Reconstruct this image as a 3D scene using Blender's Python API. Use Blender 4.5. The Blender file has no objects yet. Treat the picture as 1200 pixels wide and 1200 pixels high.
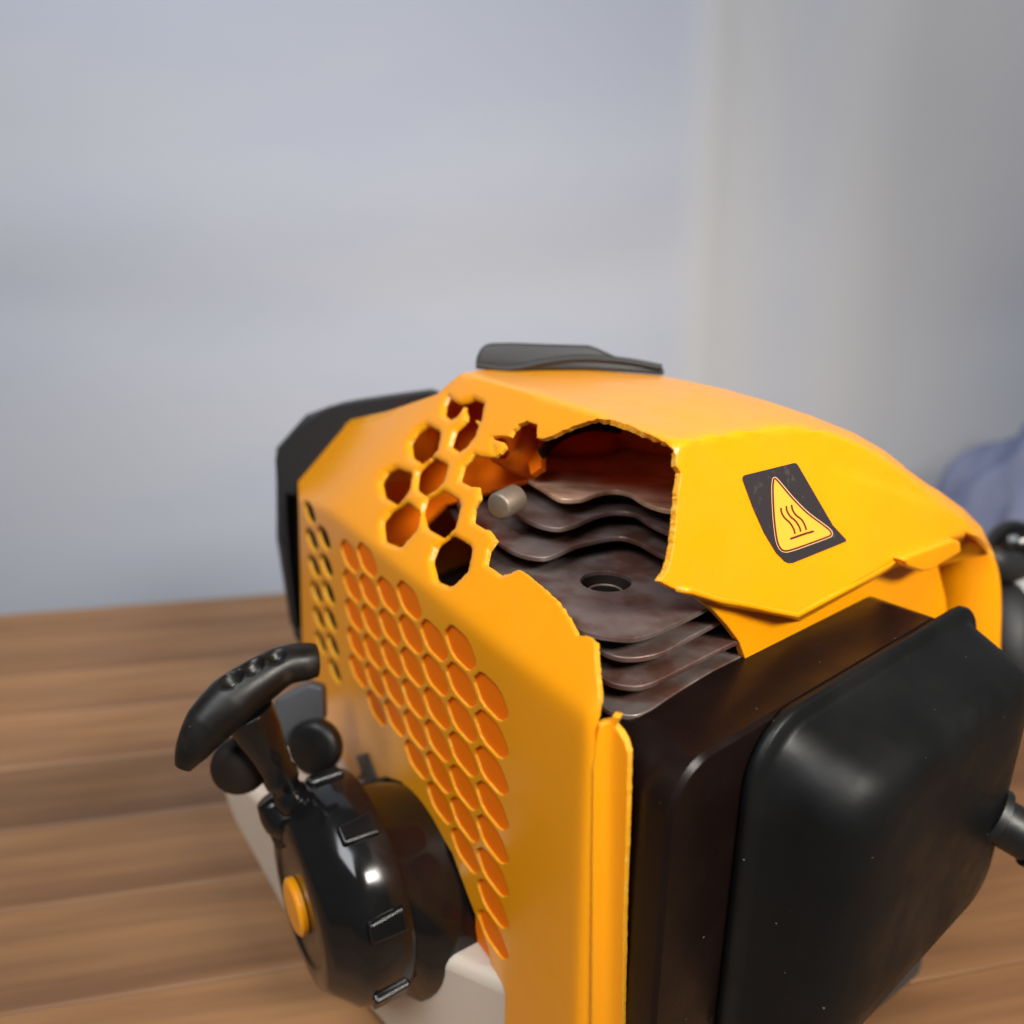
import bpy, bmesh, math, random
import numpy as np
from mathutils import Vector, Matrix, geometry
random.seed(3)
S = 0.001                                   # the model is laid out in millimetres
TZ = 340.0                                  # the eye stands 340 mm above the table top
sc = bpy.context.scene
col = sc.collection
# ------------------------------------------------------------------ camera
PITCH = math.radians(18.6)
FOC = 909.0
cd = bpy.data.cameras.new('camera')
cam = bpy.data.objects.new('camera', cd); col.objects.link(cam)
cam.location = (0, 0, TZ * S)
cam.rotation_euler = (math.radians(90) - PITCH, 0, 0)
cd.sensor_width = 36; cd.lens = 36 * FOC / 1200
cd.clip_start = 0.01; cd.clip_end = 20
cd.dof.use_dof = True; cd.dof.focus_distance = 0.262; cd.dof.aperture_fstop = 5.0
sc.camera = cam
# ------------------------------------------------------------------ light
w = bpy.data.worlds.new('World'); sc.world = w; w.use_nodes = True
bg = w.node_tree.nodes['Background']
bg.inputs['Color'].default_value = (0.95, 0.95, 1.0, 1); bg.inputs['Strength'].default_value = 0.06

def area(name, loc, target, sx, sy, power, color):
    l = bpy.data.lights.new(name, 'AREA'); l.shape = 'RECTANGLE'; l.size = sx; l.size_y = sy
    l.energy = power; l.color = color
    o = bpy.data.objects.new(name, l); col.objects.link(o)
    o.location = loc
    o.rotation_euler = (Vector(target) - Vector(loc)).to_track_quat('-Z', 'Y').to_euler()
    return o
bl = area('bench_lamp', (0.42, -0.20, 0.66), (0.15, 0.31, 0.25), 0.30, 0.12, 1.6, (1.0, 0.95, 0.86))
bl.data.spread = math.radians(75)
area('ceiling_bounce', (-0.42, -0.42, 1.32), (0.0, 0.9, -0.05), 1.0, 0.7, 21.5, (0.93, 0.96, 1.0))
sc.view_settings.view_transform = 'Standard'; sc.view_settings.look = 'None'
sc.view_settings.exposure = 0; sc.view_settings.gamma = 1

# ------------------------------------------------------------------ construction maths (mm, origin at the eye height over the table)
fw = np.array([0, math.cos(PITCH), -math.sin(PITCH)]); up = np.array([0, math.sin(PITCH), math.cos(PITCH)]); rt = np.array([1., 0, 0])
def ray(x, y): return fw + (x - 600) / FOC * rt + (600 - y) / FOC * up
def at(x, y, t): return ray(x, y) * t
def onz(x, y, z): v = ray(x, y); return v * (z / v[2])
def onp(x, y, P, n): v = ray(x, y); return v * (np.dot(P, n) / np.dot(v, n))
def unit(v): return v / np.linalg.norm(v)
def proj(P): z = P @ fw; return (600 + FOC * (P @ rt) / z, 600 - FOC * (P @ up) / z)
A = np.array([math.sin(math.radians(-33.4)), math.cos(math.radians(-33.4)), 0])     # along the side panel, away
B = np.array([math.sin(math.radians(51.9)), math.cos(math.radians(51.9)), 0])       # along the muffler side, away
Vz = np.array([0, 0, 1.])
K = at(697, 850, 215)                       # front corner of the cover
nS = unit(np.cross(A, Vz)); nS = nS if nS @ K < 0 else -nS          # outward normal of the side panel
nB = unit(np.cross(B, Vz)); nB = nB if nB @ K < 0 else -nB          # outward normal of the muffler side
C = at(732, 866, 228)                       # front top corner of the muffler box
def SPp(a, z): p = K + A * a; return np.array([p[0], p[1], z])
def M(s, o, z): p = C + B * s + nB * o; return np.array([p[0], p[1], z])

# ------------------------------------------------------------------ materials
def mat(name, color, rough=0.5, metal=0.0, bevel=0.0, noise=None, bump=None, sss=0.0, spec=0.5, rough_noise=None, coat=0.0, sss_scale=0.004, rnd=0.0, dust=0.0, dust_scale=260):
    m = bpy.data.materials.new(name); m.use_nodes = True
    nt = m.node_tree; b = nt.nodes['Principled BSDF']
    b.inputs['Base Color'].default_value = (*color, 1); b.inputs['Roughness'].default_value = rough
    b.inputs['Metallic'].default_value = metal; b.inputs['Specular IOR Level'].default_value = spec
    b.inputs['Coat Weight'].default_value = coat; b.inputs['Coat Roughness'].default_value = .22
    if sss:
        b.inputs['Subsurface Weight'].default_value = sss
        b.inputs['Subsurface Radius'].default_value = (1.0, 0.45, 0.05)
        b.inputs['Subsurface Scale'].default_value = sss_scale
    tc = nt.nodes.new('ShaderNodeTexCoord')
    def nz(scale, detail=4, stretch=None):
        n = nt.nodes.new('ShaderNodeTexNoise'); n.inputs['Scale'].default_value = scale; n.inputs['Detail'].default_value = detail
        if stretch:
            mp = nt.nodes.new('ShaderNodeMapping'); mp.inputs['Scale'].default_value = stretch[:3]
            if len(stretch) > 3: mp.inputs['Rotation'].default_value = (0, 0, stretch[3])
            nt.links.new(tc.outputs['Object'], mp.inputs['Vector']); nt.links.new(mp.outputs[0], n.inputs['Vector'])
        else: nt.links.new(tc.outputs['Object'], n.inputs['Vector'])
        return n
    if noise:                               # (scale, second colour, low, high, stretch)
        n = nz(noise[0], 6, noise[4] if len(noise) > 4 else None)
        r = nt.nodes.new('ShaderNodeMapRange'); r.inputs[1].default_value = noise[2]; r.inputs[2].default_value = noise[3]
        nt.links.new(n.outputs[0], r.inputs[0])
        mx = nt.nodes.new('ShaderNodeMix'); mx.data_type = 'RGBA'
        mx.inputs[6].default_value = (*color, 1); mx.inputs[7].default_value = (*noise[1], 1)
        nt.links.new(r.outputs[0], mx.inputs[0])
        out = mx.outputs[2]
        if rnd:
            oi = nt.nodes.new('ShaderNodeObjectInfo'); hs = nt.nodes.new('ShaderNodeHueSaturation')
            mr = nt.nodes.new('ShaderNodeMapRange'); mr.inputs[3].default_value = 1 - rnd; mr.inputs[4].default_value = 1 + rnd
            nt.links.new(oi.outputs['Random'], mr.inputs[0]); nt.links.new(mr.outputs[0], hs.inputs['Value'])
            nt.links.new(out, hs.inputs['Color']); out = hs.outputs[0]
        nt.links.new(out, b.inputs['Base Color'])
    if dust:
        vo_ = nt.nodes.new('ShaderNodeTexVoronoi'); vo_.inputs['Scale'].default_value = dust_scale; nt.links.new(tc.outputs['Object'], vo_.inputs['Vector'])
        lt = nt.nodes.new('ShaderNodeMath'); lt.operation = 'LESS_THAN'; nt.links.new(vo_.outputs['Distance'], lt.inputs[0])
        sp = nt.nodes.new('ShaderNodeSeparateColor'); nt.links.new(vo_.outputs['Color'], sp.inputs[0])
        pw_ = nt.nodes.new('ShaderNodeMath'); pw_.operation = 'POWER'; pw_.inputs[1].default_value = 14; nt.links.new(sp.outputs[0], pw_.inputs[0])
        ml = nt.nodes.new('ShaderNodeMath'); ml.operation = 'MULTIPLY'; ml.inputs[1].default_value = .12; nt.links.new(pw_.outputs[0], ml.inputs[0]); nt.links.new(ml.outputs[0], lt.inputs[1])
        fc_ = nt.nodes.new('ShaderNodeMath'); fc_.operation = 'MULTIPLY'; fc_.inputs[1].default_value = dust; nt.links.new(lt.outputs[0], fc_.inputs[0])
        m2 = nt.nodes.new('ShaderNodeMix'); m2.data_type = 'RGBA'; m2.inputs[7].default_value = (.45, .38, .30, 1)
        bc_ = b.inputs['Base Color']
        if bc_.links: nt.links.new(bc_.links[0].from_socket, m2.inputs[6])
        else: m2.inputs[6].default_value = (*color, 1)
        nt.links.new(fc_.outputs[0], m2.inputs[0]); nt.links.new(m2.outputs[2], bc_)
    if rough_noise:                         # (scale, lo, hi)
        n = nz(rough_noise[0]); r = nt.nodes.new('ShaderNodeMapRange'); r.inputs[1].default_value = .35; r.inputs[2].default_value = .65
        r.inputs[3].default_value = rough_noise[1]; r.inputs[4].default_value = rough_noise[2]
        nt.links.new(n.outputs[0], r.inputs[0]); nt.links.new(r.outputs[0], b.inputs['Roughness'])
    last = None
    if bevel:
        bv = nt.nodes.new('ShaderNodeBevel'); bv.samples = 4; bv.inputs['Radius'].default_value = bevel; last = bv.outputs[0]
    if bump:                                # (scale, strength, distance, stretch)
        n = nz(bump[0], 5, bump[3] if len(bump) > 3 else None); bp = nt.nodes.new('ShaderNodeBump')
        bp.inputs['Strength'].default_value = bump[1]; bp.inputs['Distance'].default_value = bump[2]
        nt.links.new(n.outputs[0], bp.inputs['Height'])
        if last: nt.links.new(last, bp.inputs['Normal'])
        last = bp.outputs[0]
    if last: nt.links.new(last, b.inputs['Normal'])
    return m
YEL = mat('yellow_plastic', (0.93, 0.33, 0.0), 0.36, bevel=0.0011, sss=0.3, sss_scale=.005, coat=.5, bump=(900, 0.03, 0.0002), noise=(30, (0.91, 0.325, 0.0), .45, .7), rough_noise=(60, .30, .42))
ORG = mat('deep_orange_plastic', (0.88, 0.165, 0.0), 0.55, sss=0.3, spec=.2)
BLK = mat('black_satin_plastic', (0.008, 0.008, 0.008), 0.42, bump=(700, .15, .0002), rough_noise=(80, .36, .52))
GLOSS = mat('black_gloss_plastic', (0.006, 0.006, 0.006), 0.16, bevel=0.0012, rough_noise=(50, .10, .24))
HAND = mat('black_handle_plastic', dust=.25, color=(0.008, 0.007, 0.006), rough=0.38, spec=.35, noise=(120, (0.03, 0.026, 0.022), .6, .8), rough_noise=(70, .25, .5))
RUB = mat('black_rubber', dust=.25, color=(0.018, 0.018, 0.019), rough=0.55, bevel=0.001, bump=(500, .3, .0004))
FRM = mat('black_frame_plastic', (0.014, 0.0145, 0.016), 0.5, bevel=0.0015, bump=(600, .2, .0003))
BROWN = mat('dark_brown_painted_steel', dust=.25, color=(0.007, 0.0035, 0.0028), rough=0.36, spec=.18, noise=(40, (0.010, 0.005, 0.004), .4, .7), rough_noise=(60, .25, .4))
GUARD = mat('black_guard_plastic', dust=.25, color=(0.005, 0.0052, 0.0054), rough=0.50, spec=.2, bump=(300, .15, .0004), noise=(25, (0.008, 0.0082, 0.0085), .5, .75), rough_noise=(40, .38, .55))
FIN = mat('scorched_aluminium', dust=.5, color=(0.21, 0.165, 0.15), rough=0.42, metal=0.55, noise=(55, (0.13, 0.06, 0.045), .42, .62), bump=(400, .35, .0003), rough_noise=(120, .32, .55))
FINTOP = mat('warm_lit_cast_aluminium', (0.75, 0.50, 0.34), 0.40, metal=0.35, noise=(38, (0.40, 0.23, 0.14), .4, .65, (1, 1.8, 1, .6)), bump=(45, .9, .004, (1, 1.8, 1, .6)), rough_noise=(90, .35, .6))  # lighter, warmer than the other fins: bounced light is put into its colour
STEEL = mat('sandy_cast_metal', (0.24, 0.19, 0.14), 0.5, metal=0.6, bump=(900, .5, .0003), noise=(200, (0.25, 0.19, 0.14), .5, .7))
DARK = mat('dark_cast_metal', (0.018, 0.012, 0.010), 0.6, metal=0.3)  # near-black, keeps the inside behind the fins dark; handle cup shares it
REDP = mat('red_orange_rubber', (0.75, 0.09, 0.01), 0.45)
TANK = mat('milky_tank_plastic', (0.55, 0.47, 0.38), 0.5, sss=0.3, sss_scale=.01)
REDM = mat('red_mark', (0.5, 0.05, 0.04), 0.5)
GREYP = mat('grey_plastic', (0.055, 0.057, 0.062), 0.5, bump=(300, .2, .0005))
WHITEP = mat('white_plastic', (0.55, 0.56, 0.56), 0.5)
STK = mat('sticker_black', (0.030, 0.024, 0.026), 0.42, noise=(300, (0.05, 0.045, 0.045), .6, .7))
STO = mat('sticker_orange', (0.90, 0.40, 0.035), 0.5)
STC = mat('sticker_cream', (0.78, 0.45, 0.22), 0.5)
STB = mat('sticker_print', (0.10, 0.018, 0.010), 0.5)
TEAR = mat('torn_plastic_edge', (0.93, 0.38, 0.01), 0.55, sss=0.3, bump=(900, .8, .0006), noise=(420, (0.95, 0.50, 0.07), .5, .7))

# ------------------------------------------------------------------ mesh helpers
def tw(p): return (p[0] * S, p[1] * S, (p[2] + TZ) * S)
def link(name, me, mats, parent=None, smooth=False, sharp=None):
    o = bpy.data.objects.new(name, me); col.objects.link(o)
    for m in (mats if isinstance(mats, (list, tuple)) else [mats]): me.materials.append(m)
    if smooth:
        bm = bmesh.new(); bm.from_mesh(me)
        for f in bm.faces: f.smooth = True
        for e in bm.edges:
            if len(e.link_faces) == 2 and e.calc_face_angle(0) > math.radians(sharp or 35): e.smooth = False
        bm.to_mesh(me); bm.free()
    if parent:
        o.parent = parent
        o.matrix_parent_inverse = pw(parent).inverted()
    return o
def pw(o):
    m = Matrix.Translation(o.location) @ o.rotation_euler.to_matrix().to_4x4()
    return (pw(o.parent) @ o.matrix_parent_inverse @ m) if o.parent else m
def mesh(verts, faces, mi=None, fix=True):
    me = bpy.data.meshes.new('mesh'); me.from_pydata([tw(v) for v in verts], [], faces)
    if mi is not None: me.polygons.foreach_set('material_index', mi)
    if fix:
        bm = bmesh.new(); bm.from_mesh(me); bmesh.ops.remove_doubles(bm, verts=bm.verts, dist=1e-7)
        bmesh.ops.recalc_face_normals(bm, faces=bm.faces); bm.to_mesh(me); bm.free()
    return me
def slab(poly, vec):
    n = len(poly); v = [np.array(p) for p in poly] + [np.array(p) + vec for p in poly]
    f = [list(range(n)), list(range(2 * n - 1, n - 1, -1))] + [[i, (i + 1) % n, (i + 1) % n + n, i + n] for i in range(n)]
    return v, f
def join(*ms):
    V, F = [], []
    for v, f in ms:
        k = len(V); V += list(v); F += [[i + k for i in q] for q in f]
    return V, F
def loft(rings, cap0=True, cap1=True):
    V, F = [], []; n = len(rings[0])
    for r in rings: V += list(r)
    for k in range(len(rings) - 1):
        for i in range(n):
            j = (i + 1) % n; F.append([k * n + i, k * n + j, (k + 1) * n + j, (k + 1) * n + i])
    if cap0: F.append(list(range(n))[::-1])
    if cap1: F.append([(len(rings) - 1) * n + i for i in range(n)])
    return V, F
def basis(d):
    d = unit(d); h = np.array([0, 0, 1.]) if abs(d[2]) < .9 else np.array([1., 0, 0])
    u = unit(np.cross(d, h)); return u, np.cross(d, u)
def ring(c, d, r, n=32, ph=0.0, ry=None):
    u, v = basis(d); ry = ry or r
    return [c + u * r * math.cos(ph + 2 * math.pi * i / n) + v * ry * math.sin(ph + 2 * math.pi * i / n) for i in range(n)]
def lathe(c, d, prof, n=36, ph=0.0):        # prof: (distance along d, radius)
    d = unit(d); return loft([ring(c + d * h, d, r, n, ph) for h, r in prof])
def tube(pts, radii, n=20, flat=1.0):
    rs = []
    P = [np.array(p) for p in pts]
    u0 = None
    for i, p in enumerate(P):
        d = unit(P[min(i + 1, len(P) - 1)] - P[max(i - 1, 0)])
        if u0 is None: u0, _ = basis(d)
        u = unit(u0 - d * (u0 @ d)); v = np.cross(d, u); u0 = u
        rs.append([p + u * radii[i] * math.cos(2 * math.pi * k / n) + v * radii[i] * flat * math.sin(2 * math.pi * k / n) for k in range(n)])
    return loft(rs)
def spline(pts, m=6):                       # Catmull-Rom through the points
    P = [np.array(p, float) for p in pts]; P = [2 * P[0] - P[1]] + P + [2 * P[-1] - P[-2]]; out = []
    for i in range(1, len(P) - 2):
        for k in range(m):
            t = k / m
            out.append(.5 * ((2 * P[i]) + (P[i + 1] - P[i - 1]) * t + (2 * P[i - 1] - 5 * P[i] + 4 * P[i + 1] - P[i + 2]) * t * t + (3 * P[i] - P[i - 1] - 3 * P[i + 1] + P[i + 2]) * t ** 3))
    out.append(P[-2]); return out
def bevel(o, wd, seg=3, ang=30):
    b = o.modifiers.new('bevel', 'BEVEL'); b.width = wd * S; b.segments = seg; b.limit_method = 'ANGLE'; b.angle_limit = math.radians(ang)
    b.harden_normals = False; return o
def smooth(o, ang=35):
    me = o.data; bm = bmesh.new(); bm.from_mesh(me)
    for f in bm.faces: f.smooth = True
    for e in bm.edges:
        if len(e.link_faces) == 2 and e.calc_face_angle(0) > math.radians(ang): e.smooth = False
    bm.to_mesh(me); bm.free(); return o
def part(name, mv, m, parent, sm=None, bv=None):
    o = link(name, mesh(*mv), m, parent)
    if bv:
        for p in o.data.polygons: p.use_smooth = True
        bevel(o, *bv); wn = o.modifiers.new('wn', 'WEIGHTED_NORMAL'); wn.keep_sharp = True
    elif sm: smooth(o, sm)
    return o
def rrect(s0, s1, z0, z1, r, o, n=7, fn=M):
    out = []
    for (cs, cz, a0) in ((s1 - r, z1 - r, 0), (s0 + r, z1 - r, 90), (s0 + r, z0 + r, 180), (s1 - r, z0 + r, 270)):
        for k in range(n + 1):
            a = math.radians(a0 + 90 * k / n); out.append(fn(cs + r * math.cos(a), o, cz + r * math.sin(a)))
    return out
def thing(name, label, cat, loc, group=None):
    o = bpy.data.objects.new(name, None); col.objects.link(o); o.location = tw(loc); o.empty_display_size = .02
    o['label'] = label; o['category'] = cat
    if group: o['group'] = group
    return o

# ------------------------------------------------------------------ the setting: backdrop and table
def backdrop(name, x0, x1, Y, m, f):
    nx, nz_ = 220, 90; V = []; F = []
    for i in range(nx + 1):
        for j in range(nz_ + 1):
            x = x0 + (x1 - x0) * i / nx; z = -758 + 1900 * j / nz_
            V.append((x, Y + f(x, z), z))
    for i in range(nx):
        for j in range(nz_):
            a = i * (nz_ + 1) + j; F.append([a, a + 1, a + nz_ + 2, a + nz_ + 1])
    o = link(name, mesh(V, F, fix=False), m)
    for p in o.data.polygons: p.use_smooth = True
    o['kind'] = 'structure'
    so = o.modifiers.new('thick', 'SOLIDIFY'); so.thickness = .004; so.offset = 1
    return o
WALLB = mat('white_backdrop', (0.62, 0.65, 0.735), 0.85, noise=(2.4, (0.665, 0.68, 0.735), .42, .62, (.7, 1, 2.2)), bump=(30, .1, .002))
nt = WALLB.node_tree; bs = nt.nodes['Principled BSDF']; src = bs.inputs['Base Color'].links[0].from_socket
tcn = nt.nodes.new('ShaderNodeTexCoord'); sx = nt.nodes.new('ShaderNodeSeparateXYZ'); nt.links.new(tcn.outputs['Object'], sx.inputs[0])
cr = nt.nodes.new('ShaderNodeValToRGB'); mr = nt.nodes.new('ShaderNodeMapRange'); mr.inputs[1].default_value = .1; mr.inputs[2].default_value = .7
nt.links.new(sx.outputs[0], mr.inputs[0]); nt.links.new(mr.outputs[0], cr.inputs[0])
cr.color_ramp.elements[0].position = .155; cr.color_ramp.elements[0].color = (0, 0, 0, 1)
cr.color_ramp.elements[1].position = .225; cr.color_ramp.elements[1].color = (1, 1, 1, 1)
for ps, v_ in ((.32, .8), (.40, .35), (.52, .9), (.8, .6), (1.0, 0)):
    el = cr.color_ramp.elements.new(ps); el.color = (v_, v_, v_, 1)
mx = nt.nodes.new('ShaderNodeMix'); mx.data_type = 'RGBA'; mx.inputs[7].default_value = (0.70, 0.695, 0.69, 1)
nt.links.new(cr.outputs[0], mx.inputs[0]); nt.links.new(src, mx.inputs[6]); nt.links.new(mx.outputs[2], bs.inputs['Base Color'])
def fold(x, z):
    t = z - (-50 + .02 * x + 30 * math.sin(x / 210)); u = z - (70 + .06 * x)
    L = 4.5 * math.exp(-(t / 60) ** 2) - 4 * math.exp(-(u / 60) ** 2) + 4 * math.sin(x / 190 + z / 260)
    Rr = -5 * math.exp(-((x - 235 + z * .03) / 16) ** 2) - 5 * math.exp(-((x - 430) / 60) ** 2) + 5 * math.exp(-(((x - 660) / 120) ** 2 + ((z + 75) / 60) ** 2))
    k = 1 / (1 + math.exp(-(x - 205) / 12))
    return L * (1 - k) + Rr * k
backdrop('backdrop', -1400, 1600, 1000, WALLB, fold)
g = link('ground', mesh([(-3000, -2500, -760), (3000, -2500, -760), (3000, 3000, -760), (-3000, 3000, -760)], [[0, 1, 2, 3]], fix=False), mat('floor_grey', (.25, .25, .26), .8, noise=(8, (.2, .2, .2), .4, .6), bump=(50, .2, .001)))
g['kind'] = 'structure'

table = thing('wooden_table', 'brown plank table top with blurred grain under the engine', 'table', (0, 400, -380))
WOOD = mat('oiled_wood', (0.33, 0.165, 0.066), 0.55, noise=(5, (0.19, 0.088, 0.036), .34, .68, (.8, 12, 12)), bump=(14, .25, .001, (1, 16, 16)), rough_noise=(12, .45, .65), rnd=.3)
e1 = unit(np.array([263., 51., 0])); e2 = np.array([-e1[1], e1[0], 0])
bp = np.array([-242., 743.8, 0]); 
wd, gap = 66.0, .5
nrow = 12
for r in range(nrow):
    off = -(wd + gap) * r
    cuts = [-900, 1500]
    for a, b in zip(cuts[:-1], cuts[1:]):
        me = bpy.data.meshes.new('plank')
        bm = bmesh.new(); bmesh.ops.create_cube(bm, size=1)
        for v in bm.verts: v.co = Vector((v.co.x * (b - a - .8) * S, v.co.y * wd * S, v.co.z * 24 * S))
        bmesh.ops.bevel(bm, geom=[e for e in bm.edges], offset=.0009, segments=1, affect='EDGES')
        bm.to_mesh(me); bm.free(); me.materials.append(WOOD)
        o = bpy.data.objects.new('plank', me); col.objects.link(o); o.parent = table
        c = bp + e1 * ((a + b) / 2) + e2 * (off - wd / 2); c[2] = -340 - 12 + .15 * math.sin(r * 5.1 + a)
        o.location = Vector(tw(c)) - table.location; o.rotation_euler = (0, 0, math.atan2(e1[1], e1[0]))
for k, (a, o_) in enumerate(((-820, -60), (1400, -60), (-820, -700), (1400, -700))):
    c = bp + e1 * a + e2 * o_
    q = [c + e1 * i * 30 + e2 * j * 30 for i, j in ((-1, -1), (1, -1), (1, 1), (-1, 1))]
    q = [np.array([p[0], p[1], -364.5]) for p in q]
    link('leg', mesh(*slab(q, np.array([0, 0, -395.]))), WOOD, table)
c0 = [bp + e1 * a + e2 * b for a, b in ((-860, -40), (1460, -40), (1460, -740), (-860, -740))]
link('underframe', mesh(*slab([np.array([p[0], p[1], -364.2]) for p in c0], np.array([0, 0, -18.]))), WOOD, table)

# crumpled blue cloth at the back of the table, far right
CLOTH = mat('blue_grey_cloth', (0.20, 0.23, 0.36), 0.9, noise=(14, (0.25, 0.28, 0.41), .4, .6), bump=(60, .6, .003))
V_, F_ = [], []; nu, nv = 56, 18
cc_ = at(1250, 640, 860)
for j in range(nv + 1):
    ph = (math.pi / 2) * j / nv
    for i in range(nu):
        th_ = 2 * math.pi * i / nu
        k_ = 1 + .10 * math.sin(3 * th_ + 2 * ph) + .07 * math.sin(7 * th_ - 5 * ph) + .04 * math.sin(13 * th_ + 3 * ph)
        V_.append(np.array([cc_[0] + 150 * k_ * math.cos(ph) ** .8 * math.cos(th_), cc_[1] + 75 * k_ * math.cos(ph) ** .8 * math.sin(th_), -339.6 + 165 * k_ * math.sin(ph) ** .9]))
for j in range(nv):
    for i in range(nu): F_.append([j * nu + i, j * nu + (i + 1) % nu, (j + 1) * nu + (i + 1) % nu, (j + 1) * nu + i])
F_.append(list(range(nu))[::-1])
cl_ = link('folded_cloth', mesh(V_, F_), CLOTH, None, True, 80)
cl_['label'] = 'blurred blue grey cloth heaped at the far right behind the engine'; cl_['category'] = 'cloth'

# ------------------------------------------------------------------ the engine
eng = thing('brushcutter_engine', 'yellow brushcutter engine with broken honeycomb cover showing brown cooling fins', 'engine', (60, 300, -340))

# --- cover surface: the shell is the near side of a convex solid of faces
R = onz(793, 519, -55)
def sp_px(x, y): return onp(x, y, K, nS)
Q1, Q2 = sp_px(396, 608), sp_px(694, 849)
nC = unit(np.cross(Q2 - Q1, R - Q1)); nC = nC if nC @ Q1 < 0 else -nC
def cp_px(x, y): return onp(x, y, Q1, nC)
Wp = onz(875, 770, C[2]); nW = nB
Pl = onp(935, 722, Wp + nB * 9, nB)
nR = unit(np.cross(B, Pl - R)); nR = nR if nR @ R < 0 else -nR
def pl3(a, b, c):
    n = unit(np.cross(b - a, c - a)); return (a, n if n @ a < 0 else -n)
g1 = sp_px(386, 590); g1 = cp_px(386, 590); g2 = cp_px(458, 514); g3 = cp_px(512, 464)
far = cp_px(350, 550) * 1.05
F2 = pl3(g1, g2, far)
f1far = onp(396, 496, *F2)
F1 = pl3(g2, g3, f1far)
Kf = sp_px(686, 900)
nF = unit(nS * .55 + nB * .83)
FR = (Kf, nF)
planes = [(K, nS), (Q1, nC), (R, nR), F2, F1, FR]
sB = B
def top_t(v):                               # crowned top: z = -53 - k s^2
    k = .00105; s0 = (C @ B)
    vs = v @ B; a = k * vs * vs; b = v[2] - 2 * k * s0 * vs; c = 53 + k * s0 * s0
    # z - (-53 - k (t vs - s0)^2) = 0
    D = b * b - 4 * a * c
    if D <= 0: return -b / (2 * a)
    r = (-b - math.sqrt(D)) / (2 * a)
    return r if r > 0 else -b / (2 * a)
CR = [(500, 432), (541, 438), (600, 455), (684, 481), (769, 511), (793, 520), (830, 514), (880, 506), (930, 502), (975, 509), (1010, 524), (1040, 543), (1066, 561), (1100, 590), (1130, 612), (1163, 652), (1200, 700)]
SI = [(500, 430), (541, 434), (600, 431), (680, 431), (780, 440), (850, 455), (900, 469), (950, 486), (1000, 506), (1035, 526), (1058, 544), (1066, 554), (1100, 574), (1130, 596), (1163, 644), (1200, 690)]
SD = [(500, 4), (541, 12), (600, 70), (680, 100), (780, 112), (850, 85), (900, 58), (950, 42), (1000, 30), (1066, 16), (1130, 14), (1163, 10), (1200, 8)]
def itp(T, x): return float(np.interp(x, [p[0] for p in T], [p[1] for p in T]))
def plane_t(x, y):
    v = ray(x, y); ts = []
    for P, n in planes:
        d = v @ n
        if d < -1e-4: ts.append((P @ n) / d)
    m = max(ts); kk = 1.6
    return m + kk * math.log(sum(math.exp((t - m) / kk) for t in ts))
def sstep(v): v = min(1, max(0, v)); return v * v * (3 - 2 * v)
def shell_t(x, y):
    return shell_t0(x, y) - (2.4 * sstep((y - 546 - (x - 990) * .36) / 13) * sstep((x - 960) / 70) if x > 960 else 0)
def shell_t0(x, y):
    yc = itp(CR, x)
    if y >= yc or x < 520: return plane_t(x, y)
    ys = itp(SI, x); u = min(1.0, (yc - y) / max(2.0, yc - ys)); D = itp(SD, x)
    sl = plane_t(x, yc + 1) - plane_t(x, yc + 3)            # slope of the face below, carried on a little to round the ridge
    f = .55 * u + .45 * (1 - math.sqrt(max(0, 1 - u * u)))
    return plane_t(x, yc) + D * f * (1 - math.exp(-(yc - y) / 5.0)) + sl * .5 * 4 * (1 - math.exp(-(yc - y) / 4.0))
def on_shell(x, y, lift=0.0):
    v = ray(x, y); return v * (shell_t(x, y) - lift)

def crop(pts, ox, oy, s): return [(ox + x * s, oy + y * s) for x, y in pts]
def dens(poly, step=4.0, closed=True, rag=0.0, rng=random):
    out = []; n = len(poly)
    for i in range(n if closed else n - 1):
        a, b = poly[i], poly[(i + 1) % n]; L = math.hypot(b[0] - a[0], b[1] - a[1]); m = max(1, int(L / step))
        for k in range(m):
            j = rag if k else rag * .5
            out.append((a[0] + (b[0] - a[0]) * k / m + rng.uniform(-j, j), a[1] + (b[1] - a[1]) * k / m + rng.uniform(-j, j)))
    if not closed: out.append(poly[-1])
    return out
def chaikin(poly, it=2):
    for _ in range(it):
        out = []
        for i in range(len(poly)):
            a, b = poly[i], poly[(i + 1) % len(poly)]
            out += [(a[0] * .75 + b[0] * .25, a[1] * .75 + b[1] * .25), (a[0] * .25 + b[0] * .75, a[1] * .25 + b[1] * .75)]
        poly = out
    return poly
def inside(x, y, poly):
    c = False; n = len(poly); j = n - 1
    for i in range(n):
        xi, yi = poly[i]; xj, yj = poly[j]
        if (yi > y) != (yj > y) and x < (xj - xi) * (y - yi) / (yj - yi) + xi: c = not c
        j = i
    return c
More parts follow.
